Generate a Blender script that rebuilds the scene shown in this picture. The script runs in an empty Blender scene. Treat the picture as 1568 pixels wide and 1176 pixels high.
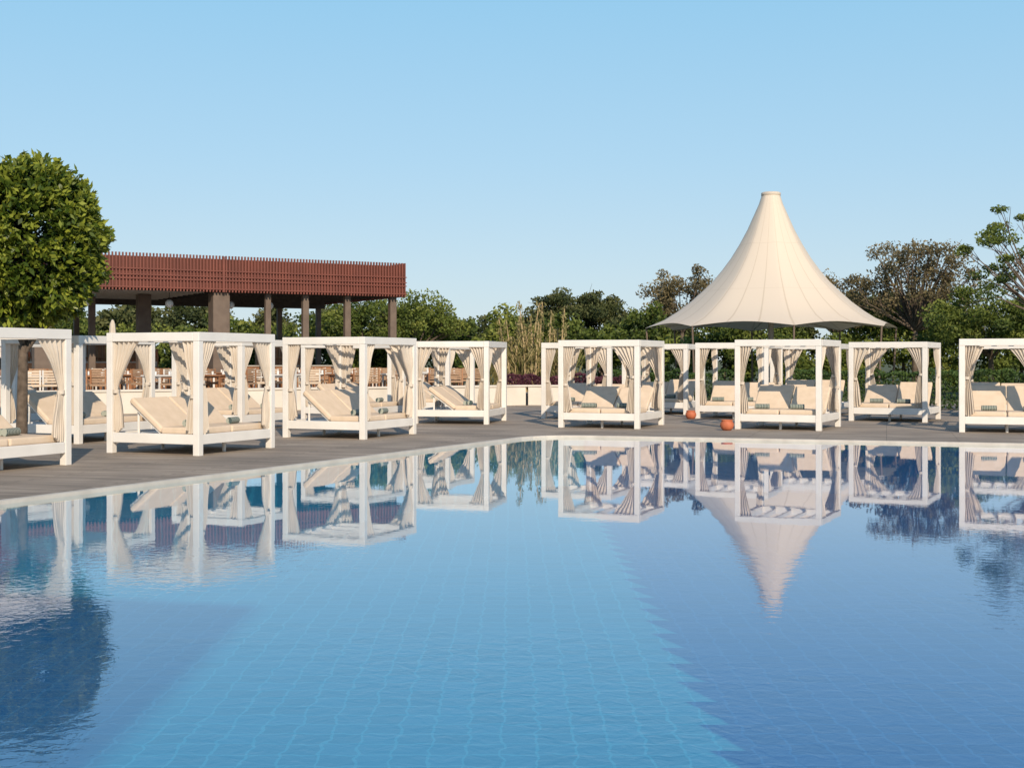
import bpy, math, random
import numpy as np
from mathutils import Vector, Matrix
from mathutils.geometry import tessellate_polygon
random.seed(4); R=np.random.default_rng(7)
S=bpy.context.scene
COL=S.collection
# ------------------------------------------------------------------ materials
def mat(name):
    m=bpy.data.materials.new(name); m.use_nodes=True
    nt=m.node_tree; nt.nodes.clear()
    o=nt.nodes.new('ShaderNodeOutputMaterial')
    return m,nt,o
def N(nt,t,**k):
    n=nt.nodes.new(t)
    for a,b in k.items():
        if a in n.inputs: n.inputs[a].default_value=b
        else: setattr(n,a,b)
    return n
def L(nt,a,b): nt.links.new(a,b)
def ramp(nt,stops):
    r=nt.nodes.new('ShaderNodeValToRGB'); e=r.color_ramp.elements
    while len(e)<len(stops): e.new(0.5)
    for i,(p,c) in enumerate(stops):
        e[i].position=p; e[i].color=(*c,1)
    return r
def noisy(name,c1,c2,scale=4,rough=.6,bump=.0,bscale=40,detail=4):
    m,nt,o=mat(name)
    tc=N(nt,'ShaderNodeTexCoord'); n=N(nt,'ShaderNodeTexNoise'); n.inputs['Scale'].default_value=scale; n.inputs['Detail'].default_value=detail
    L(nt,tc.outputs['Object'],n.inputs['Vector'])
    r=ramp(nt,[(.3,c1),(.7,c2)]); L(nt,n.outputs['Fac'],r.inputs[0])
    p=N(nt,'ShaderNodeBsdfPrincipled'); p.inputs['Roughness'].default_value=rough
    L(nt,r.outputs[0],p.inputs['Base Color'])
    if bump:
        n2=N(nt,'ShaderNodeTexNoise'); n2.inputs['Scale'].default_value=bscale
        L(nt,tc.outputs['Object'],n2.inputs['Vector'])
        b=N(nt,'ShaderNodeBump'); b.inputs['Strength'].default_value=bump; b.inputs['Distance'].default_value=.02
        L(nt,n2.outputs['Fac'],b.inputs['Height']); L(nt,b.outputs[0],p.inputs['Normal'])
    L(nt,p.outputs[0],o.inputs[0]); return m
def leafmat(name,dark,mid,light,trans=.25,rough=.5):
    m,nt,o=mat(name)
    a=N(nt,'ShaderNodeAttribute'); a.attribute_name='tone'
    r=ramp(nt,[(0,dark),(.5,mid),(1,light)]); L(nt,a.outputs['Fac'],r.inputs[0])
    p=N(nt,'ShaderNodeBsdfPrincipled'); p.inputs['Roughness'].default_value=rough; p.inputs['Specular IOR Level'].default_value=.3
    t=N(nt,'ShaderNodeBsdfTranslucent'); mx=N(nt,'ShaderNodeMixShader'); mx.inputs[0].default_value=trans
    L(nt,r.outputs[0],p.inputs['Base Color']); L(nt,r.outputs[0],t.inputs[0])
    L(nt,p.outputs[0],mx.inputs[1]); L(nt,t.outputs[0],mx.inputs[2]); L(nt,mx.outputs[0],o.inputs[0]); return m
def fabric(name,c1,c2,trans=.2,scale=3):
    m,nt,o=mat(name)
    tc=N(nt,'ShaderNodeTexCoord'); n=N(nt,'ShaderNodeTexNoise'); n.inputs['Scale'].default_value=scale
    L(nt,tc.outputs['Object'],n.inputs['Vector'])
    r=ramp(nt,[(.3,c1),(.7,c2)]); L(nt,n.outputs['Fac'],r.inputs[0])
    p=N(nt,'ShaderNodeBsdfPrincipled'); p.inputs['Roughness'].default_value=.85; p.inputs['Specular IOR Level'].default_value=.15
    t=N(nt,'ShaderNodeBsdfTranslucent'); mx=N(nt,'ShaderNodeMixShader'); mx.inputs[0].default_value=trans
    L(nt,r.outputs[0],p.inputs['Base Color']); L(nt,r.outputs[0],t.inputs[0])
    L(nt,p.outputs[0],mx.inputs[1]); L(nt,t.outputs[0],mx.inputs[2]); L(nt,mx.outputs[0],o.inputs[0]); return m

M_white=noisy('white_paint',(.71,.67,.62),(.79,.75,.70),2,.45,.1,60)
M_mat=fabric('mattress_fabric',(.62,.49,.36),(.69,.55,.42),.0,5)
M_cur=fabric('curtain_fabric',(.70,.61,.51),(.78,.69,.59),.25,3)
M_bark=noisy('bark',(.07,.05,.035),(.16,.12,.09),9,.9,.6,20)
M_col=noisy('brown_column',(.12,.085,.065),(.17,.125,.095),3,.7)
M_dark=noisy('dark_timber',(.04,.03,.026),(.07,.055,.045),5,.7)
M_joist=noisy('pale_slat',(.42,.38,.34),(.52,.48,.43),5,.7)
M_red=noisy('red_slat',(.14,.040,.027),(.215,.062,.041),1.3,.6)
M_redback=noisy('red_backing',(.09,.026,.018),(.13,.036,.025),.8,.7)
M_wall=noisy('cream_render',(.62,.56,.48),(.72,.66,.58),1.2,.85,.2,30)
M_stone=noisy('coping_stone',(.48,.43,.37),(.60,.55,.48),3,.7,.2,30)
M_terr=noisy('terrace_paving',(.3,.26,.22),(.38,.33,.28),1,.8)
M_wood=noisy('warm_wood',(.27,.12,.055),(.42,.20,.095),6,.5)
M_wick=noisy('wicker',(.28,.17,.10),(.42,.27,.17),30,.7,.4,80)
M_clay=noisy('terracotta',(.42,.11,.045),(.54,.155,.07),8,.7,.2)
M_metal=noisy('grey_metal',(.28,.28,.28),(.36,.36,.36),8,.4)
M_globe=noisy('opal_glass',(.75,.73,.70),(.8,.78,.75),2,.2)
M_stalk=noisy('dry_stalk',(.33,.24,.12),(.48,.36,.2),8,.8)
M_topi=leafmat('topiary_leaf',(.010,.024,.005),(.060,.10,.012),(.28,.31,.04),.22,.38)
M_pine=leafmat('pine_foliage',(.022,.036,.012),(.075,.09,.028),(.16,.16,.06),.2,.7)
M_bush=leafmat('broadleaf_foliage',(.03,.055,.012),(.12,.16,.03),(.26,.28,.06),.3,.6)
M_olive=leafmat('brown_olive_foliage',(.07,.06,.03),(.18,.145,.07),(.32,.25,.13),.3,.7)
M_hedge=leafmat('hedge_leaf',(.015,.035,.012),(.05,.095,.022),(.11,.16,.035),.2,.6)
M_purple=leafmat('purple_leaf',(.04,.012,.02),(.10,.03,.05),(.18,.07,.08),.2,.6)
M_grassy=leafmat('grass_blade',(.10,.12,.03),(.22,.2,.07),(.42,.34,.17),.3,.7)

# towel stripes
m,nt,o=mat('towel_stripes'); tc=N(nt,'ShaderNodeTexCoord'); w=N(nt,'ShaderNodeTexWave'); w.inputs['Scale'].default_value=9; w.inputs['Distortion'].default_value=2
L(nt,tc.outputs['Object'],w.inputs['Vector']); r=ramp(nt,[(.35,(.05,.08,.08)),(.65,(.33,.35,.30))]); L(nt,w.outputs['Fac'],r.inputs[0])
p=N(nt,'ShaderNodeBsdfPrincipled'); p.inputs['Roughness'].default_value=.95; L(nt,r.outputs[0],p.inputs['Base Color']); L(nt,p.outputs[0],o.inputs[0]); M_towel=m

# deck boards
m,nt,o=mat('deck_boards'); tc=N(nt,'ShaderNodeTexCoord'); mp=N(nt,'ShaderNodeMapping'); mp.inputs['Rotation'].default_value=(0,0,math.radians(16))
L(nt,tc.outputs['Object'],mp.inputs[0])
b=N(nt,'ShaderNodeTexBrick'); b.inputs['Scale'].default_value=1; b.inputs['Brick Width'].default_value=2.8; b.inputs['Row Height'].default_value=.145; b.inputs['Mortar Size'].default_value=.007
b.inputs['Color1'].default_value=(.42,.345,.275,1); b.inputs['Color2'].default_value=(.29,.235,.185,1); b.inputs['Mortar'].default_value=(.05,.04,.035,1); b.inputs['Bias'].default_value=0
L(nt,mp.outputs[0],b.inputs['Vector'])
mp2=N(nt,'ShaderNodeMapping'); mp2.inputs['Scale'].default_value=(1.2,22,1); L(nt,mp.outputs[0],mp2.inputs[0])
n=N(nt,'ShaderNodeTexNoise'); n.inputs['Scale'].default_value=1; n.inputs['Detail'].default_value=5; L(nt,mp2.outputs[0],n.inputs['Vector'])
n3=N(nt,'ShaderNodeTexNoise'); n3.inputs['Scale'].default_value=.6; L(nt,tc.outputs['Object'],n3.inputs['Vector'])
r=ramp(nt,[(.3,(.66,.66,.66)),(.7,(1.15,1.13,1.1))]); L(nt,n.outputs['Fac'],r.inputs[0])
r3=ramp(nt,[(.35,(.78,.78,.78)),(.65,(1.1,1.1,1.1))]); L(nt,n3.outputs['Fac'],r3.inputs[0])
mx=N(nt,'ShaderNodeMixRGB',blend_type='MULTIPLY'); mx.inputs[0].default_value=1; L(nt,b.outputs[0],mx.inputs[1]); L(nt,r.outputs[0],mx.inputs[2])
mx2=N(nt,'ShaderNodeMixRGB',blend_type='MULTIPLY'); mx2.inputs[0].default_value=1; L(nt,mx.outputs[0],mx2.inputs[1]); L(nt,r3.outputs[0],mx2.inputs[2])
p=N(nt,'ShaderNodeBsdfPrincipled'); p.inputs['Roughness'].default_value=.75; L(nt,mx2.outputs[0],p.inputs['Base Color']); L(nt,p.outputs[0],o.inputs[0]); M_deck=m

M_ground=noisy('grass_ground',(.05,.07,.02),(.12,.12,.045),.4,.95)

# pool floor tiles: light middle lane, deep blue right lane, darker left area
m,nt,o=mat('pool_tiles'); tc=N(nt,'ShaderNodeTexCoord'); sx=N(nt,'ShaderNodeSeparateXYZ'); L(nt,tc.outputs['Object'],sx.inputs[0])
def MT(op,a=None,b=None,c=None):
    n=N(nt,'ShaderNodeMath'); n.operation=op
    for i,v in enumerate((a,b,c)):
        if v is None: continue
        if isinstance(v,(int,float)): n.inputs[i].default_value=v
        else: L(nt,v,n.inputs[i])
    return n.outputs[0]
X,Y=sx.outputs[0],sx.outputs[1]
saw=MT('MULTIPLY',MT('FRACT',MT('MULTIPLY',Y,1.55)),.24)
nz=N(nt,'ShaderNodeTexNoise'); nz.inputs['Scale'].default_value=5; nz.inputs['Detail'].default_value=2; L(nt,tc.outputs['Object'],nz.inputs['Vector'])
xr=MT('ADD',MT('ADD',X,saw),MT('MULTIPLY',nz.outputs[0],.08))
def sstep(v,a,b):
    n=N(nt,'ShaderNodeMapRange'); n.interpolation_type='SMOOTHSTEP'; n.inputs['From Min'].default_value=a; n.inputs['From Max'].default_value=b
    L(nt,v,n.inputs['Value']); return n.outputs[0]
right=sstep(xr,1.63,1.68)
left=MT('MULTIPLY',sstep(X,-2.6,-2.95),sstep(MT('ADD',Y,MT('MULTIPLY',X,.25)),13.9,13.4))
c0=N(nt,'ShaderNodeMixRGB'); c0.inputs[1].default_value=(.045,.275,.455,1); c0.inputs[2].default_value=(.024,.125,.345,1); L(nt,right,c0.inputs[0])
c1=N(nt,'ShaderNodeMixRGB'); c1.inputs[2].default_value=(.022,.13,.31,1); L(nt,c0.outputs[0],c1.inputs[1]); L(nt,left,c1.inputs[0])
bk=N(nt,'ShaderNodeTexBrick'); bk.offset=0; bk.inputs['Scale'].default_value=1; bk.inputs['Brick Width'].default_value=.25; bk.inputs['Row Height'].default_value=.25; bk.inputs['Mortar Size'].default_value=.011
bk.inputs['Color1'].default_value=(.93,.93,.93,1); bk.inputs['Color2'].default_value=(1.05,1.05,1.05,1); bk.inputs['Mortar'].default_value=(1.4,1.3,1.18,1)
wn=N(nt,'ShaderNodeTexNoise'); wn.inputs['Scale'].default_value=5; L(nt,tc.outputs['Object'],wn.inputs['Vector'])
wv=N(nt,'ShaderNodeMixRGB',blend_type='ADD'); wv.inputs[0].default_value=.13; L(nt,tc.outputs['Object'],wv.inputs[1]); L(nt,wn.outputs['Color'],wv.inputs[2]); L(nt,wv.outputs[0],bk.inputs['Vector'])
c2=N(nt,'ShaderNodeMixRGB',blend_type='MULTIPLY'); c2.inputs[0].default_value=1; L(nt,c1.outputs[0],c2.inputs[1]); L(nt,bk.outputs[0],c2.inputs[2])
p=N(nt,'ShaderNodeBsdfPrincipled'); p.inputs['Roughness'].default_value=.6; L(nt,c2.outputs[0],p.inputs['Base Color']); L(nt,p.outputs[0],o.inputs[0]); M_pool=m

# water
m,nt,o=mat('pool_water'); tc=N(nt,'ShaderNodeTexCoord')
n1=N(nt,'ShaderNodeTexNoise'); n1.inputs['Scale'].default_value=10; n1.inputs['Detail'].default_value=3; n1.inputs['Distortion'].default_value=.5; L(nt,tc.outputs['Object'],n1.inputs['Vector'])
n2=N(nt,'ShaderNodeTexNoise'); n2.inputs['Scale'].default_value=.9; n2.inputs['Detail'].default_value=1; L(nt,tc.outputs['Object'],n2.inputs['Vector'])
n3=N(nt,'ShaderNodeTexNoise'); n3.inputs['Scale'].default_value=.25; n3.inputs['Detail'].default_value=2; L(nt,tc.outputs['Object'],n3.inputs['Vector'])
r3=ramp(nt,[(.42,(.25,)*3),(.64,(1,)*3)]); L(nt,n3.outputs['Fac'],r3.inputs[0])
sy=N(nt,'ShaderNodeSeparateXYZ'); L(nt,tc.outputs['Object'],sy.inputs[0])
mr=N(nt,'ShaderNodeMapRange'); mr.inputs['From Min'].default_value=7; mr.inputs['From Max'].default_value=13; mr.inputs['To Min'].default_value=1; mr.inputs['To Max'].default_value=.07; L(nt,sy.outputs[1],mr.inputs['Value'])
ml0=N(nt,'ShaderNodeMath',operation='MULTIPLY'); L(nt,mr.outputs[0],ml0.inputs[0]); L(nt,r3.outputs[0],ml0.inputs[1])
ml=N(nt,'ShaderNodeMath',operation='MULTIPLY'); L(nt,n1.outputs['Fac'],ml.inputs[0]); L(nt,ml0.outputs[0],ml.inputs[1])
b1=N(nt,'ShaderNodeBump'); b1.inputs['Strength'].default_value=1; b1.inputs['Distance'].default_value=.0042; L(nt,ml.outputs[0],b1.inputs['Height'])
b2=N(nt,'ShaderNodeBump'); b2.inputs['Strength'].default_value=1; b2.inputs['Distance'].default_value=.0010; L(nt,n2.outputs['Fac'],b2.inputs['Height']); L(nt,b1.outputs[0],b2.inputs['Normal'])
ge=N(nt,'ShaderNodeNewGeometry'); dt=N(nt,'ShaderNodeVectorMath',operation='DOT_PRODUCT'); L(nt,ge.outputs['Incoming'],dt.inputs[0]); L(nt,b2.outputs[0],dt.inputs[1])
fr=MT('ADD',.02,MT('MULTIPLY',.98,MT('POWER',MT('MAXIMUM',MT('SUBTRACT',1.0,MT('ABSOLUTE',dt.outputs['Value'])),0.0),4.6)))
g=N(nt,'ShaderNodeBsdfGlossy'); g.inputs['Roughness'].default_value=.004; g.inputs['Color'].default_value=(1,1,1,1); L(nt,b2.outputs[0],g.inputs['Normal'])
t=N(nt,'ShaderNodeBsdfTransparent'); t.inputs[0].default_value=(.80,.93,.96,1)
mx=N(nt,'ShaderNodeMixShader'); L(nt,fr,mx.inputs[0]); L(nt,t.outputs[0],mx.inputs[1]); L(nt,g.outputs[0],mx.inputs[2]); L(nt,mx.outputs[0],o.inputs[0]); M_water=m

# tent fabric with seams from UV
m,nt,o=mat('tent_membrane'); uv=N(nt,'ShaderNodeUVMap'); uv.uv_map='uv'; sx=N(nt,'ShaderNodeSeparateXYZ'); L(nt,uv.outputs[0],sx.inputs[0])
def line(v,k,wd):
    f=MT('ABSOLUTE',MT('SUBTRACT',MT('FRACT',MT('ADD',MT('MULTIPLY',v,k),.5)),.5)); n=N(nt,'ShaderNodeMapRange'); n.inputs['From Min'].default_value=wd; n.inputs['From Max'].default_value=wd*2.2; L(nt,f,n.inputs['Value']); return n.outputs[0]
sm=MT('MINIMUM',line(sx.outputs[0],24,.02),MT('ADD',.6,line(sx.outputs[1],3,.006)))
r=ramp(nt,[(0,(.62,.52,.41)),(1,(.74,.635,.52))]); L(nt,sm,r.inputs[0])
p=N(nt,'ShaderNodeBsdfPrincipled'); p.inputs['Roughness'].default_value=.7; t=N(nt,'ShaderNodeBsdfTranslucent'); mx=N(nt,'ShaderNodeMixShader'); mx.inputs[0].default_value=.12
L(nt,r.outputs[0],p.inputs['Base Color']); L(nt,r.outputs[0],t.inputs[0]); L(nt,p.outputs[0],mx.inputs[1]); L(nt,t.outputs[0],mx.inputs[2]); L(nt,mx.outputs[0],o.inputs[0]); M_tent=m

# ------------------------------------------------------------------ mesh builder
class B:
    def __init__(s): s.v=[]; s.f=[]; s.m=[]; s.sm=[]
    def add(s,vs,fs,m=0,smooth=False):
        k=len(s.v); s.v+= [tuple(v) for v in vs]
        for f in fs: s.f.append([i+k for i in f]); s.m.append(m); s.sm.append(smooth)
    def box(s,x0,x1,y0,y1,z0,z1,m=0,M=None):
        vs=[Vector((x,y,z)) for x in(x0,x1) for y in(y0,y1) for z in(z0,z1)]
        if M is not None: vs=[M@v for v in vs]
        s.add(vs,[(0,1,3,2),(4,6,7,5),(0,4,5,1),(2,3,7,6),(0,2,6,4),(1,5,7,3)],m)
    def cyl(s,p0,p1,r0,r1,n=8,m=0,cap=True):
        p0=Vector(p0);p1=Vector(p1);d=(p1-p0)
        q=d.to_track_quat('Z','Y'); vs=[]
        for p,r in((p0,r0),(p1,r1)):
            for i in range(n):
                a=2*math.pi*i/n; vs.append(p+q@Vector((r*math.cos(a),r*math.sin(a),0)))
        s.add(vs,[(i,(i+1)%n,n+(i+1)%n,n+i) for i in range(n)],m,True)
        if cap: s.add(vs[:n],[list(range(n))[::-1]],m); s.add(vs[n:],[list(range(n))],m)
    def lathe(s,c,prof,n=20,m=0):
        vs=[];fs=[]
        for r,z in prof:
            for i in range(n):
                a=2*math.pi*i/n; vs.append((c[0]+r*math.cos(a),c[1]+r*math.sin(a),c[2]+z))
        for j in range(len(prof)-1):
            for i in range(n): fs.append((j*n+i,j*n+(i+1)%n,(j+1)*n+(i+1)%n,(j+1)*n+i))
        s.add(vs,fs,m,True)
    def mesh(s,name,mats):
        me=bpy.data.meshes.new(name); me.from_pydata(s.v,[],s.f)
        for q in mats: me.materials.append(q)
        me.polygons.foreach_set('material_index',s.m); me.polygons.foreach_set('use_smooth',s.sm); me.update(); return me
def obj(name,me,parent=None,loc=(0,0,0),rot=0,bevel=0,seg=1):
    o=bpy.data.objects.new(name,me); COL.objects.link(o); o.location=loc; o.rotation_euler=(0,0,rot)
    if parent: o.parent=parent
    if bevel:
        b=o.modifiers.new('bevel','BEVEL'); b.width=bevel; b.segments=seg; b.limit_method='ANGLE'
    return o
def empty(name,loc=(0,0,0),rot=0):
    return obj(name,None,None,loc,rot)

def quads(name,V,tone,m):
    n=len(V); me=bpy.data.meshes.new(name)
    me.vertices.add(4*n); me.vertices.foreach_set('co',V.reshape(-1).astype(np.float32))
    me.loops.add(4*n); me.loops.foreach_set('vertex_index',np.arange(4*n,dtype=np.int32))
    me.polygons.add(n); me.polygons.foreach_set('loop_start',np.arange(0,4*n,4,dtype=np.int32))
    me.update(calc_edges=True); me.validate()
    a=me.attributes.new('tone','FLOAT','FACE'); a.data.foreach_set('value',np.clip(tone,0,1).astype(np.float32))
    me.materials.append(m); return me
def unit(v): return v/np.maximum(np.linalg.norm(v,axis=1,keepdims=True),1e-6)
def leaves(P,ln,wd,dirs=None,spread=1.0):
    n=len(P); a=R.normal(size=(n,3))
    if dirs is not None: a=dirs+a*spread*.5
    a=unit(a); b=unit(np.cross(a,R.normal(size=(n,3))))
    l=(ln*R.uniform(.7,1.3,n))[:,None]/2; w=(wd*R.uniform(.7,1.3,n))[:,None]/2
    return np.stack([P-a*l,P+b*w-a*l*.1,P+a*l,P-b*w-a*l*.1],1)
def crown(c,rad,nc,per,cr,ln,wd,flat=.7,shell=.45,base=-.55):
    c=np.array(c,float);rad=np.array(rad,float)
    d=unit(R.normal(size=(nc*3,3))); d=d[d[:,2]>base][:nc]
    cc=c+d*rad*(R.uniform(shell,1,len(d))**.6)[:,None]*R.uniform(.82,1.14,len(d))[:,None]
    k=len(cc); crs=cr*R.uniform(.6,1.3,k)
    g=unit(R.normal(size=(k*per,3)))*(R.uniform(0,1,k*per)**.45)[:,None]
    idx=np.repeat(np.arange(k),per)
    P=cc[idx]+g*crs[idx][:,None]*np.array([1,1,flat])
    ct=R.uniform(-.25,.25,k)
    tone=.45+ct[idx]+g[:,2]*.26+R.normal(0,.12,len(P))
    return P,tone,cc,leaves(P,ln,wd)

# ------------------------------------------------------------------ world, sun, camera
elev=math.radians(29); sd=Vector((.22*math.cos(elev),-.975*math.cos(elev),math.sin(elev)))
W=bpy.data.worlds.new('World'); S.world=W; W.use_nodes=True; nt=W.node_tree; bg=nt.nodes['Background']
sk=nt.nodes.new('ShaderNodeTexSky'); sk.sky_type='NISHITA'; sk.sun_disc=False; sk.sun_elevation=elev; sk.sun_rotation=math.atan2(sd.x,sd.y)
sk.air_density=1.0; sk.dust_density=.3; sk.ozone_density=1.0
tc=nt.nodes.new('ShaderNodeTexCoord'); sx=nt.nodes.new('ShaderNodeSeparateXYZ'); nt.links.new(tc.outputs['Generated'],sx.inputs[0])
ST=.12; k=1/ST
rp=ramp(nt,[(0,(.585,.705,.79)),(.06,(.53,.70,.83)),(.15,(.42,.67,.87)),(.28,(.30,.62,.88)),(.5,(.13,.31,.56)),(1,(.06,.17,.38))]); nt.links.new(sx.outputs[2],rp.inputs[0])
vm=nt.nodes.new('ShaderNodeVectorMath'); vm.operation='SCALE'; vm.inputs['Scale'].default_value=k; nt.links.new(rp.outputs[0],vm.inputs[0])
mxw=nt.nodes.new('ShaderNodeMixRGB'); mxw.inputs[0].default_value=.85; nt.links.new(sk.outputs[0],mxw.inputs[1]); nt.links.new(vm.outputs[0],mxw.inputs[2])
nt.links.new(mxw.outputs[0],bg.inputs[0]); bg.inputs[1].default_value=ST
sl=bpy.data.lights.new('sun','SUN'); sl.energy=4.7; sl.angle=math.radians(.5); sl.color=(1,.85,.66)
so=bpy.data.objects.new('sun',sl); COL.objects.link(so); so.rotation_euler=sd.to_track_quat('Z','Y').to_euler(); so.location=(0,0,30)
cam=bpy.data.cameras.new('camera'); co=bpy.data.objects.new('camera',cam); COL.objects.link(co)
co.location=(0,0,1.63); co.rotation_euler=(math.radians(90),0,0); cam.lens=45.92; cam.sensor_width=36; cam.shift_y=-.0236; cam.clip_end=5000
S.camera=co
S.view_settings.view_transform='Standard'; S.view_settings.look='None'; S.view_settings.exposure=0

# ------------------------------------------------------------------ ground, deck, pool
pool=[(-11.8,3),(16.5,3),(16.5,23.15),(9.9,25.3),(1.8,27.9),(1.45,27.97),(1.1,27.98),(.75,27.88),(.45,27.66),(.2,27.33),(-.1,26.7),(-5.88,15.0)]
def ring(name,outer,hole,z,m):
    vs=[(x,y,z) for x,y in outer+hole]
    tr=tessellate_polygon([[Vector((x,y,0)) for x,y in outer],[Vector((x,y,0)) for x,y in hole]])
    b=B(); fs=[]
    for t in tr:
        a,c,d=[Vector(vs[i]) for i in t]
        fs.append(t if (c-a).cross(d-a).z>0 else t[::-1])
    b.add(vs,fs); return obj(name,b.mesh(name,[m]))
dr=[(-32,-10),(32,-10),(32,49),(-32,49)]
ring('wooden_deck',dr,pool,0,M_deck)
ring('grass_ground',[(-1500,-300),(1500,-300),(1500,2500),(-1500,2500)],[(-31.8,-9.8),(31.8,-9.8),(31.8,48.8),(-31.8,48.8)],-.04,M_ground)
def offset(poly,d):
    out=[];n=len(poly)
    for i in range(n):
        a=Vector(poly[i-1]);p=Vector(poly[i]);c=Vector(poly[(i+1)%n])
        e1=(p-a).normalized();e2=(c-p).normalized()
        n1=Vector((e1.y,-e1.x));n2=Vector((e2.y,-e2.x)); nn=(n1+n2).normalized()
        q=p+nn*d/max(.3,nn.dot(n1)); out.append((q.x,q.y))
    return out
n=len(pool); outer=offset(pool,.10)
b=B(); vs=[(x,y,.012) for x,y in pool]+[(x,y,.012) for x,y in outer]+[(x,y,-.09) for x,y in pool]+[(x,y,0.001) for x,y in outer]
b.add(vs,[(i,n+i,n+(i+1)%n,(i+1)%n) for i in range(n)]+[(2*n+i,i,(i+1)%n,2*n+(i+1)%n) for i in range(n)]+[(n+i,3*n+i,3*n+(i+1)%n,n+(i+1)%n) for i in range(n)])
obj('pool_coping',b.mesh('coping',[M_stone]))
b=B(); zf=-1.07
vs=[(x,y,-.092) for x,y in pool]+[(x,y,zf) for x,y in pool]
b.add(vs,[(i,(i+1)%n,n+(i+1)%n,n+i) for i in range(n)]+[list(range(n,2*n))])
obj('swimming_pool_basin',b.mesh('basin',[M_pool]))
b=B(); b.add([(x,y,-.035) for x,y in pool],[list(range(n))]); obj('pool_water',b.mesh('water',[M_water]))

# ------------------------------------------------------------------ cabanas
H=2.1; T=.125
def curtain(b,px,py,dx,dy,Wd,tie,seed):
    rr=random.Random(seed); nx=26; nz=20; top=1.95; bot=.40; ph=rr.uniform(0,6); k=rr.choice([3,4,5]); vs=[]
    for j in range(nz+1):
        z=top+(bot-top)*j/nz
        if z>tie: q=(z-tie)/(top-tie); w=.07+(Wd-.07)*q**1.4
        else: q=(tie-z)/(tie-bot); w=.07+.13*q**.6
        amp=.022+.02*min(1,abs(z-tie)*2)
        for i in range(nx+1):
            s=i/nx; al=.07+s*w; pe=amp*math.sin(s*2*math.pi*k+ph)+.01*math.sin(z*9+ph+s*3)
            vs.append((px+dx*al-dy*pe,py+dy*al+dx*pe,z-(.0 if z>tie else .04*math.sin(s*5))))
    b.add(vs,[(j*(nx+1)+i,j*(nx+1)+i+1,(j+1)*(nx+1)+i+1,(j+1)*(nx+1)+i) for j in range(nz) for i in range(nx)],0,True)
    b.cyl((px+dx*.10,py+dy*.10,tie-.03),(px+dx*.10,py+dy*.10,tie+.03),.06,.06,10,0)
def make_cabana_meshes(Wd,D,seed):
    rr=random.Random(seed)
    f=B(); h=T/2
    for x in(0,Wd):
        for y in(0,D): f.box(x-h,x+h,y-h,y+h,.0,H-.155)
    f.box(-h,Wd+h,-h-.003,h,H-.153,H); f.box(-h,Wd+h,D-h,D+h+.003,H-.153,H)
    f.box(-h-.003,h,h+.002,D-h-.002,H-.152,H-.002); f.box(Wd-h,Wd+h+.003,h+.002,D-h-.002,H-.152,H-.002)
    for k in range(1,5): 
        x=Wd*k/5; f.box(x-.022,x+.022,h+.002,D-h-.002,H-.11,H-.02)
    zr0,zr1=.19,.36
    f.box(h+.001,Wd-h-.001,-h+.01,h-.03,zr0,zr1); f.box(h+.001,Wd-h-.001,D-h+.03,D+h-.01,zr0,zr1)
    f.box(-h+.01,h-.03,h+.001,D-h-.001,zr0,zr1); f.box(Wd-h+.03,Wd+h-.01,h+.001,D-h-.001,zr0,zr1)
    f.box(h,Wd-h,h-.028,D-h+.028,.29,.335)
    f.cyl((Wd/2,.25,0),(Wd/2,.25,.29),.035,.035,8); f.cyl((Wd/2,D-.25,0),(Wd/2,D-.25,.29),.035,.035,8)
    c=B(); cw=(Wd-T-.06)/2; hy=D-.98
    for k in(0,1):
        x0=h+.02+k*(cw+.02); x1=x0+cw
        c.box(x0,x1,.08,hy-.02,.345,.47)
        ang=math.radians(rr.choice([38,40,44,36])); M=Matrix.Translation((0,hy,.36))@Matrix.Rotation(ang,4,'X')
        c.box(x0,x1,0,.86,0,.11,0,M)
        f.box(x0+.04,x1-.04,.02,.84,-.035,-.003,0,M)
        M2=Matrix.Translation((0,hy+.55,.34)); f.box(x0+.1,x0+.13,-.02,.02,0,.42*math.sin(ang)+.14,0,M2); f.box(x1-.13,x1-.1,-.02,.02,0,.42*math.sin(ang)+.14,0,M2)
    t=B()
    for k in(0,1):
        x=Wd*(.27+.45*k)+rr.uniform(-.1,.1); y=.42+rr.uniform(-.1,.15)
        t.cyl((x-.16,y,.53),(x+.16,y+.05,.53),.06,.06,12)
        if rr.random()<.6: t.cyl((x-.13,y+.13,.525),(x+.16,y+.17,.525),.055,.055,12)
    q=B(); s=seed*10
    combos=[(0,0,1,0),(Wd,0,-1,0),(0,D,1,0),(Wd,D,-1,0),(0,D,0,-1),(Wd,D,0,-1),(0,0,0,1),(Wd,0,0,1)]
    for i,(x,y,dx,dy) in enumerate(combos):
        if rr.random()<.18: continue
        curtain(q,x,y,dx,dy,rr.choice([.28,.4,.5,.55]),rr.uniform(.95,1.25),s+i)
    return (f.mesh('frame',[M_white]),c.mesh('cushions',[M_mat]),t.mesh('rolled_towels',[M_towel]),q.mesh('curtains',[M_cur]))
VL=[make_cabana_meshes(2.15,1.85,s) for s in(1,2,3,11)]; VR=[make_cabana_meshes(1.9,2.1,s) for s in(5,6,7,12)]
cnt=[0]
def cabana(x,y,deg,V,towels=True):
    v=V[cnt[0]%4]; cnt[0]+=1
    e=empty('poolside_cabana',(x,y,0),math.radians(deg))
    obj('frame',v[0],e,bevel=.008,seg=2); obj('cushions',v[1],e,bevel=.035,seg=3); obj('curtains',v[3],e)
    if towels: obj('rolled_towels',v[2],e)
for x,y,d in [(-7.78,18.28,66.4),(-5.33,22.18,66.4),(-3.04,26.7,66.4),(-.64,32.9,78.5),
              (-8.4,25.3,66.4),(-6.2,29.9,66.4),(-3.9,34.4,66.4),(-1.9,38.6,72),(-11.6,30.5,66.4)]: cabana(x,y,d,VL)
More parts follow.
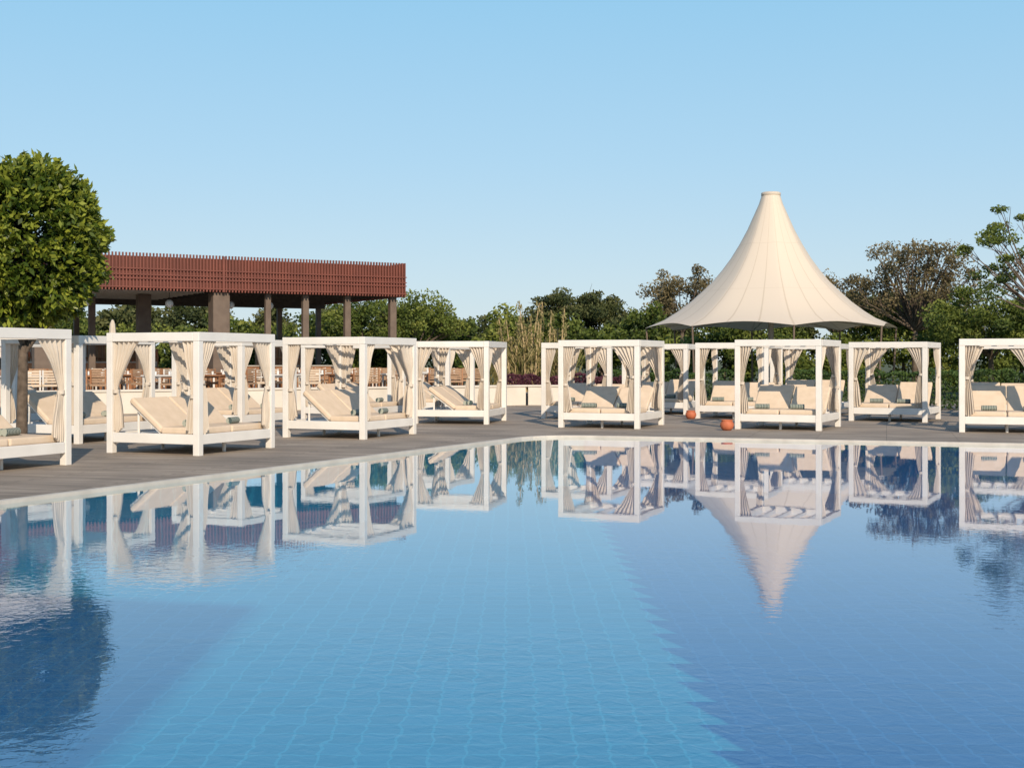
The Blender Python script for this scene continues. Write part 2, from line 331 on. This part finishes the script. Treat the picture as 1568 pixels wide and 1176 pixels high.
for x,y,d in [(1.19,31.46,-22),(5.32,30.75,-25.6),(9.07,34.9,-27),(10.13,29.4,-20),
              (.89,36.2,-22),(5.18,36.4,-22),(3.4,39.5,-22),(7.7,38.6,-24),(12.9,37.5,-24),(14.6,33.0,-24)]: cabana(x,y,d,VR)

# ------------------------------------------------------------------ terracotta pots
def pot(x,y,s):
    b=B(); b.lathe((0,0,0),[(0,0),(.09,0),(.14,.05),(.16,.12),(.15,.18),(.12,.215),(.135,.23),(.135,.245),(.11,.245),(.10,.2),(0,.18)],20)
    o=obj('terracotta_pot',b.mesh('pot',[M_clay]),None,(x,y,0)); o.scale=(s,s,s)
pot(4.97,30.2,1.0); pot(4.93,36.0,.95)

# ------------------------------------------------------------------ tensile tent
e=empty('tensile_canopy_tent',(11.3,57,0))
prof=[(.40,8.80),(.52,8.42),(.74,7.93),(1.02,7.3),(1.37,6.65),(1.74,6.05),(2.14,5.51),(2.53,5.05),(2.98,4.62),(3.5,4.15),(4.08,3.72),(4.65,3.36),(5.5,3.0)]
na=96; vs=[];fs=[];uvs=[]
for j,(r,z) in enumerate(prof):
    q=j/(len(prof)-1)
    for i in range(na):
        a=2*math.pi*i/na-math.pi/2-.03; ph=(i/na*8)%1; sc=abs(math.sin(math.pi*ph))
        rr_=r*(1-.085*sc*q**3); zz=z+.18*sc*q**5-.05*sc*(1-abs(2*q-1))
        rr_*= 1-.02*sc
        vs.append((rr_*math.cos(a),rr_*math.sin(a),zz))
for j in range(len(prof)-1):
    for i in range(na): fs.append((j*na+i,(j+1)*na+i,(j+1)*na+(i+1)%na,j*na+(i+1)%na)); uvs.append([(i/na,j/12),(i/na,(j+1)/12),((i+1)/na,(j+1)/12),((i+1)/na,j/12)])
b=B(); b.add(vs,fs,0,True); me=b.mesh('membrane',[M_tent]); ul=me.uv_layers.new(name='uv'); k=0
for u in uvs:
    for c in u: ul.data[k].uv=c; k+=1
obj('membrane',me,e)
b=B(); b.lathe((0,0,0),[(.36,8.75),(.42,8.78),(.42,8.9),(.36,8.93),(.0,8.95)],24,1)
b.cyl((0,0,0),(0,0,8.9),.14,.10,14)
for i in range(8):
    a=2*math.pi*i/8-math.pi/2-.03; c,s_=math.cos(a),math.sin(a)
    b.cyl((5.25*c,5.25*s_,-.04),(5.42*c,5.42*s_,3.0),.05,.04,10,2)
    b.cyl((.3*c,.3*s_,3.6),(5.2*c,5.2*s_,3.0),.02,.02,6)
obj('masts',b.mesh('masts',[M_metal,M_cur,M_col]),e)

# ------------------------------------------------------------------ pavilion
ang=math.radians(29.8); P0=(-19.04,45.1); PL=16.95; PD=9.0
e=empty('slatted_pavilion',(P0[0],P0[1],0),ang)
b=B(); b.box(.12,PL-.12,.14,PD-.14,4.9,5.05,1)
b.box(.05,PL-.05,.085,.12,4.28,5.46,0); b.box(.05,PL-.05,PD-.12,PD-.085,4.28,5.46,0); b.box(PL-.12,PL-.085,.13,PD-.13,4.28,5.46,0); b.box(.085,.12,.13,PD-.13,4.28,5.46,0)
obj('roof_core',b.mesh('roof_core',[M_redback,M_dark]),e)
b=B(); k=0; x=0
while x<PL:
    b.box(x,x+.05,0,.083,4.2,5.58); b.box(x,x+.05,PD-.083,PD,4.2,5.58); x+=.125
y=.15
while y<PD-.15:
    b.box(PL-.083,PL,y,y+.05,4.2,5.58); b.box(0,.083,y,y+.05,4.2,5.58); y+=.125
for z in(4.30,4.62,4.76,4.98): b.box(-.02,PL+.02,-.022,-.002,z,z+.035)
b.box(9.25,9.33,-.035,-.023,4.2,5.55)
obj('red_slats',b.mesh('red_slats',[M_red]),e)
b=B()
x=.6
while x<PL-.2: b.box(x,x+.10,.14,PD-.46,4.322,4.58,0); x+=1.15
y=1.2
while y<PD-.6: b.box(.15,8.9,y,y+.14,4.22,4.26,1); y+=.75
y=1.6
while y<PD-.6: b.box(9.7,PL-.15,y,y+.07,4.25,4.30,0); y+=.9
b.box(.15,PL-.15,PD-.45,PD-.15,4.0,4.318,0)
obj('ceiling_joists',b.mesh('ceiling_joists',[M_dark,M_joist]),e)
b=B()
b.box(8.95,9.6,.2,.85,.4,4.21,0)
for x,y,w in[(6.9,3.3,.5),(5.2,4.2,.25),(11.1,.4,.22),(12.64,.4,.25),(14.43,.4,.25),(16.4,.35,.28),(11.5,8.56,.22),(14.5,8.56,.22),(16.4,8.56,.22),(8.5,8.56,.22),(5.5,8.56,.22),(2.5,.4,.6),(2.5,8.56,.3)]:
    b.box(x,x+w,y,y+w*(.9),.4,4.0 if y>8 else 4.215,0)
obj('columns',b.mesh('columns',[M_col]),e,bevel=.012)
b=B()
for x in(10.0,11.6,4.5,7.6): 
    b.lathe((x,1.4,3.78),[(0,-.16),(.08,-.14),(.14,-.08),(.16,0),(.14,.08),(.08,.14),(0,.16)],16,0); b.cyl((x,1.4,3.93),(x,1.4,4.32),.012,.012,6,1)
obj('globe_lamps',b.mesh('globe_lamps',[M_globe,M_dark]),e)
b=B()
for x0,x1,z in[(2.8,6.6,2.45),(7.3,8.8,2.1),(9.9,12.4,1.9),(13.2,15.6,2.2)]:
    b.box(x0,x1,7.6,7.9,.4,z,0)
    k=x0+.1
    while k<x1-.1: b.box(k,k+.05,7.55,7.598,.5,z-.08,1 if random.random()<.2 else 3); k+=.22
    for k in range(3): b.box(x0+.05,x1-.05,7.3,7.545,.9+k*.4,.94+k*.4,0)
b.box(3,8,5.2,5.8,.4,1.5,0); b.box(2.9,8.1,5.1,5.9,1.503,1.56,1)
for k in range(60): 
    x=3.0+random.random()*12; z=random.choice([.94,1.34,1.74])
    if 8.8<x<9.9 or 12.4<x<13.2 or 6.6<x<7.3: continue
    b.cyl((x,7.42,z+.001),(x,7.42,z+.2+.1*random.random()),.05,.04,8,random.choice([1,2,1]))
for x in(11,12.7,14.2): 
    b.box(x,x+1.0,3.8,4.5,.4,1.35,0); b.box(x-.05,x+1.05,3.75,4.55,1.353,1.4,1)
obj('bar_counter',b.mesh('bar_counter',[M_wood,M_joist,M_clay,M_wick]),e,bevel=.006)

# terrace
TP=[(-30,29),(-16,36.9),(.38,47.15),(5,56),(-3,66),(-32,52)]
b=B(); n=len(TP); b.add([(x,y,.4) for x,y in TP]+[(x,y,-.04) for x,y in TP],[list(range(n))]+[(i,n+i,n+(i+1)%n,(i+1)%n) for i in range(n)])
obj('terrace',b.mesh('terrace',[M_terr]))
def wallseg(b,a,c,t,h0,h1,m=0,cap=True):
    a=Vector((*a,0));c=Vector((*c,0)); d=c-a; M=Matrix.Translation(a)@Matrix.Rotation(math.atan2(d.y,d.x),4,'Z')
    b.box(0,d.length,-t/2,t/2,h0,h1,m,M)
    if cap: b.box(-.03,d.length+.03,-t/2-.04,t/2+.04,h1+.002,h1+.07,m,M)
b=B(); wallseg(b,(-30,28.8),(-16,36.7),.3,0,.66); wallseg(b,(-15.95,36.75),(.42,46.9),.3,0,.66); wallseg(b,(.6,46.95),(5.0,46.2),.3,0,.66)
obj('low_terrace_wall',b.mesh('low_wall',[M_wall]),bevel=.01)
# dining furniture
c=B()
for x in(-.24,.24):
    for y in(-.24,.24): c.box(x-.02,x+.02,y-.02,y+.02,0,.43 if y<0 else .92)
c.box(-.27,.27,-.27,.27,.432,.50,1)
for k in range(5): c.box(-.215,.215,.225,.25,.54+k*.078,.595+k*.078,1)
c.box(-.27,-.23,-.26,.215,.64,.67); c.box(.23,.27,-.26,.215,.64,.67); c.box(-.26,-.24,-.25,-.23,.432,.64); c.box(.24,.26,-.25,-.23,.432,.64)
ME_ch=c.mesh('chair',[M_wood,M_wick]); ME_chw=c.mesh('chair_white',[M_white,M_mat])
t=B(); t.box(-.6,.6,-.45,.45,.71,.75,0)
for x in(-.53,.53):
    for y in(-.38,.38): t.box(x-.03,x+.03,y-.03,y+.03,0,.708,0)
t.box(-.5,.5,-.36,.36,.65,.705,0)
for x,y in((-.3,.1),(.2,-.1),(.35,.2)): t.cyl((x,y,.751),(x,y,.86),.035,.04,8,1)
ME_tb=t.mesh('table',[M_wood,M_globe]); ME_tbw=t.mesh('table_white',[M_white,M_globe])
dw=Vector((.847,.53)); dn=Vector((-.53,.847))
for i in range(9):
    for j in range(4):
        p=Vector((-15,37.4))+dw*(1.2+i*2.1+random.uniform(-.3,.3))+dn*(1.3+j*2.3+random.uniform(-.2,.2))
        if p.x>-1.2 and j<1: continue
        r0=math.radians(32+random.uniform(-35,35))
        obj('dining_table',ME_tb if (i+j)%2 else ME_tbw,None,(p.x,p.y,.4),r0)
        for k,(dx,dy,rt) in enumerate([(-.3,-.7,math.pi),(.32,-.72,math.pi),(-.3,.7,0),(.3,.72,0)]):
            if random.random()<.15: continue
            v=Matrix.Rotation(r0,2)@Vector((dx,dy)); obj('dining_chair',ME_chw if (i+2*j)%4==0 else ME_ch,None,(p.x+v.x,p.y+v.y,.4),r0+rt+random.uniform(-.4,.4))
# closed parasol
def parasol(x,y,z0,h):
    b=B(); b.cyl((0,0,0),(0,0,h),.03,.025,10,1); b.cyl((0,0,0),(0,0,.08),.28,.26,20,1)
    n=24; vs=[];pr=[(.03,h-.02),(.07,h-.15),(.11,h-.7),(.13,h-1.1),(.09,h-1.2),(.15,h-1.55)]
    for r,z in pr:
        for i in range(n): a=2*math.pi*i/n; q=r*(1+.22*(i%3-1)); vs.append((q*math.cos(a),q*math.sin(a),z))
    b.add(vs,[(j*n+i,j*n+(i+1)%n,(j+1)*n+(i+1)%n,(j+1)*n+i) for j in range(5) for i in range(n)],0,True)
    obj('closed_parasol',b.mesh('parasol',[M_cur,M_metal]),None,(x,y,z0))
parasol(-12.6,41.2,.4,2.5)

# ------------------------------------------------------------------ topiary tree (left)
C=np.array([-9.2,24.5,3.80]); n=36000
nr=1900; rd=unit(R.normal(size=(nr,3))); 
shellr=np.where(R.uniform(0,1,n)<.6,R.uniform(.93,1.03,n),R.uniform(.70,.95,n))
idx=R.integers(0,nr,n); off=R.normal(0,.035,(n,3)); dd=unit(rd[idx]+off)
p4=(np.abs(dd)**2.25).sum(1)**(-1/2.25); rosr=R.uniform(.92,1.05,nr)
dome=.055*(1-np.clip(np.linalg.norm(off,axis=1)/.06,0,1.6)**2)
bump=1+.03*np.sin(dd[:,0]*11+2)*np.sin(dd[:,1]*9)+.035*np.sin(dd[:,2]*13+dd[:,0]*7)
P=C+dd*((shellr+dome)*p4*bump*rosr[idx])[:,None]*np.array([1.42,1.42,1.50])
V=leaves(P,.15,.068,dd,1.5)
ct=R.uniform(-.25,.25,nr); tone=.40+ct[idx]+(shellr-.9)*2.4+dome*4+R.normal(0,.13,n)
e=empty('topiary_tree')
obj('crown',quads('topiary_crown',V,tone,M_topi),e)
b=B(); b.cyl((-9.2,24.5,0),(-9.17,24.5,1.9),.11,.085,12)
for k in range(9):
    a=k*.7; b.cyl((-9.17,24.5,1.7+.05*k),(-9.2+1.0*math.cos(a),24.5+1.0*math.sin(a),3.1+.15*k),.045,.012,7)
obj('trunk',b.mesh('trunk',[M_bark]),e)

# ------------------------------------------------------------------ trees
def tree(name,x,y,top,rx,rz,nc,per,cr,ln,m,flat=.7,shell=.4,base=-.5,th=.16,lean=0,limbs=14):
    e=empty(name); cz=top-rz
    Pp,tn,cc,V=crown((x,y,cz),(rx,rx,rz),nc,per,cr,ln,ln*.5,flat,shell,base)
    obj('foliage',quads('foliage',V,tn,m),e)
    b=B(); fork=Vector((x+lean*.3,y,max(.8,cz-rz*.9)))
    b.cyl((x+lean,y,-.04),fork,th,th*.7,9)
    for i in R.choice(len(cc),min(limbs,len(cc)),replace=False):
        q=Vector(cc[i]); md=fork.lerp(q,.5)+Vector((R.uniform(-.2,.2),R.uniform(-.2,.2),.1*rz*R.uniform(0,1)))
        b.cyl(fork,md,th*.42,th*.24,6,cap=False); b.cyl(md,q,th*.24,th*.07,5,cap=False)
        for s_ in range(2):
            q2=q+Vector(R.normal(0,cr*.6,3)); b.cyl(md.lerp(q,.6),q2,th*.12,th*.04,4,cap=False)
    obj('trunk',b.mesh('trunk',[M_bark]),e)
tree('deciduous_tree',21.6,70,8.3,3.7,2.7,105,85,.62,.18,M_olive,.85,.15,-.7,.2,0,60)
tree('deciduous_tree',18.0,73,6.5,2.7,1.8,60,100,.6,.18,M_olive,.8,.3,-.6,.16,0,24)
tree('broadleaf_tree',20.2,50,7.8,3.2,2.4,52,110,.48,.15,M_bush,.5,.45,-.7,.14,.8,40)
tree('broadleaf_tree',22.0,60,4.75,3.4,1.6,90,240,.6,.17,M_bush,.8,.3,-.7,.16)
tree('deciduous_tree',9.9,76,7.0,2.5,2.0,60,110,.6,.18,M_olive,.8,.3,-.6,.16,0,24)
tree('pine_tree',4.3,95,6.5,2.9,1.6,60,150,.75,.25,M_pine,.6,.3,-.2,.2)
tree('pine_tree',6.6,97,6.3,2.2,1.7,45,150,.75,.25,M_pine,.6,.3,-.3,.2)
tree('pine_tree',2.2,98,5.4,1.9,1.3,36,150,.7,.25,M_pine,.6,.3,-.3,.2)
tree('broadleaf_tree',-4.7,62,4.4,2.3,1.4,60,160,.6,.18,M_bush)
tree('broadleaf_tree',-7.6,66,4.6,2.4,1.5,60,160,.6,.18,M_bush)
# tree line mass
Vs=[];Ts=[];bt=B(); Vb=[];Tb=[]
rr=random.Random(3)
x=-50
while x<70:
    y=88+rr.uniform(-6,14); top=4.5+rr.uniform(-.9,1.1)+(.9 if x>16 else 0); rx=1.8+rr.uniform(-.5,1.0)
    Pp,tn,cc,V=crown((x,y,top-1.4),(rx,rx,1.4),38,95,.7,.30,.16,.7,.3,-.5); Vs.append(V);Ts.append(tn+rr.uniform(-.12,.15))
    bt.cyl((x,y,-.04),(x,y,top-1.6),.16,.1,7)
    x+=rr.uniform(1.5,2.9)
x=-40
while x<46:
    y=69+rr.uniform(-4,4)
    if abs(x-11.2)<7 and y<66: y=67
    top=3.6+rr.uniform(-.8,.8); rx=1.6+rr.uniform(-.4,.7)
    Pp,tn,cc,V=crown((x,y,top-1.5),(rx,rx,1.6),36,95,.6,.24,.13,.8,.3,-.9); Vb.append(V);Tb.append(tn+rr.uniform(-.18,.2))
    bt.cyl((x,y,-.04),(x,y,top-1.4),.1,.07,7)
    x+=rr.uniform(1.3,2.4)
e=empty('distant_tree_line')
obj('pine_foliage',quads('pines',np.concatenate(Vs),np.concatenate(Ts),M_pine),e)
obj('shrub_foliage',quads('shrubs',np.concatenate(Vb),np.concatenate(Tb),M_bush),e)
obj('trunks',bt.mesh('trunks',[M_bark]),e)
# hedges
def hedge(name,a,c,w,h,m,dens=900,ln=.09,z0=0):
    a=np.array(a);c=np.array(c); ln_=np.linalg.norm(c-a); d=(c-a)/ln_; nn=np.array([-d[1],d[0]]); n=int(dens*ln_)
    s=R.uniform(0,ln_,n); side=R.integers(0,3,n); u=R.uniform(-.5,.5,n); v=R.uniform(0,1,n)
    wob=.07*np.sin(s*3.1)+.05*np.sin(s*7.3+1)
    off=np.where(side==0,u*w,np.where(side==1,-.5*w-wob,.5*w+wob))+R.normal(0,.04,n)
    z=np.where(side==0,h+wob+R.normal(0,.03,n),v*h)+z0
    P=np.stack([a[0]+d[0]*s+nn[0]*off,a[1]+d[1]*s+nn[1]*off,z],1)
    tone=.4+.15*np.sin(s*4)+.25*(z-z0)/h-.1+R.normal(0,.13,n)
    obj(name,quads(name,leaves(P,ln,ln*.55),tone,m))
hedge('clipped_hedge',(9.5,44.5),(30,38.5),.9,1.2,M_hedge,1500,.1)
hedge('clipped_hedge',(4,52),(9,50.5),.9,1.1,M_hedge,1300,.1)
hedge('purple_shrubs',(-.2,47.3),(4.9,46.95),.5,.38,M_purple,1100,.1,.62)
# dry ornamental stalks
b=B(); Vg=[]
for k in range(34):
    x=.6+rr.uniform(-1.0,1.4); y=50.5+rr.uniform(-.8,.8); h=rr.uniform(2.2,3.9); lx=rr.uniform(-.5,.5)
    b.cyl((x,y,0),(x+lx*.4,y,h*.6),.04,.03,6); b.cyl((x+lx*.4,y,h*.6),(x+lx,y,h),.03,.018,6)
    n=90; t=R.uniform(.5,1,n); P=np.stack([x+lx*t+R.normal(0,.06,n),y+R.normal(0,.06,n),h*t],1); Vg.append(leaves(P,.18,.06,np.tile([0,0,1.0],(n,1)),1.0))
for k in range(30):
    x=.6+rr.uniform(-1.7,2.1); y=50.2+rr.uniform(-.8,.8); n=60; a=R.uniform(0,6.28,n); t=R.uniform(.1,1,n)
    P=np.stack([x+np.cos(a)*t*.5,y+np.sin(a)*t*.5,.3+1.7*t],1); Vg.append(leaves(P,.5,.045,np.stack([np.cos(a),np.sin(a),np.full(n,1.6)],1),.4))
Vg=np.concatenate(Vg); e=empty('ornamental_grass'); obj('stalks',b.mesh('stalks',[M_stalk]),e); obj('blades',quads('blades',Vg,R.uniform(.3,1,len(Vg)),M_grassy),e)
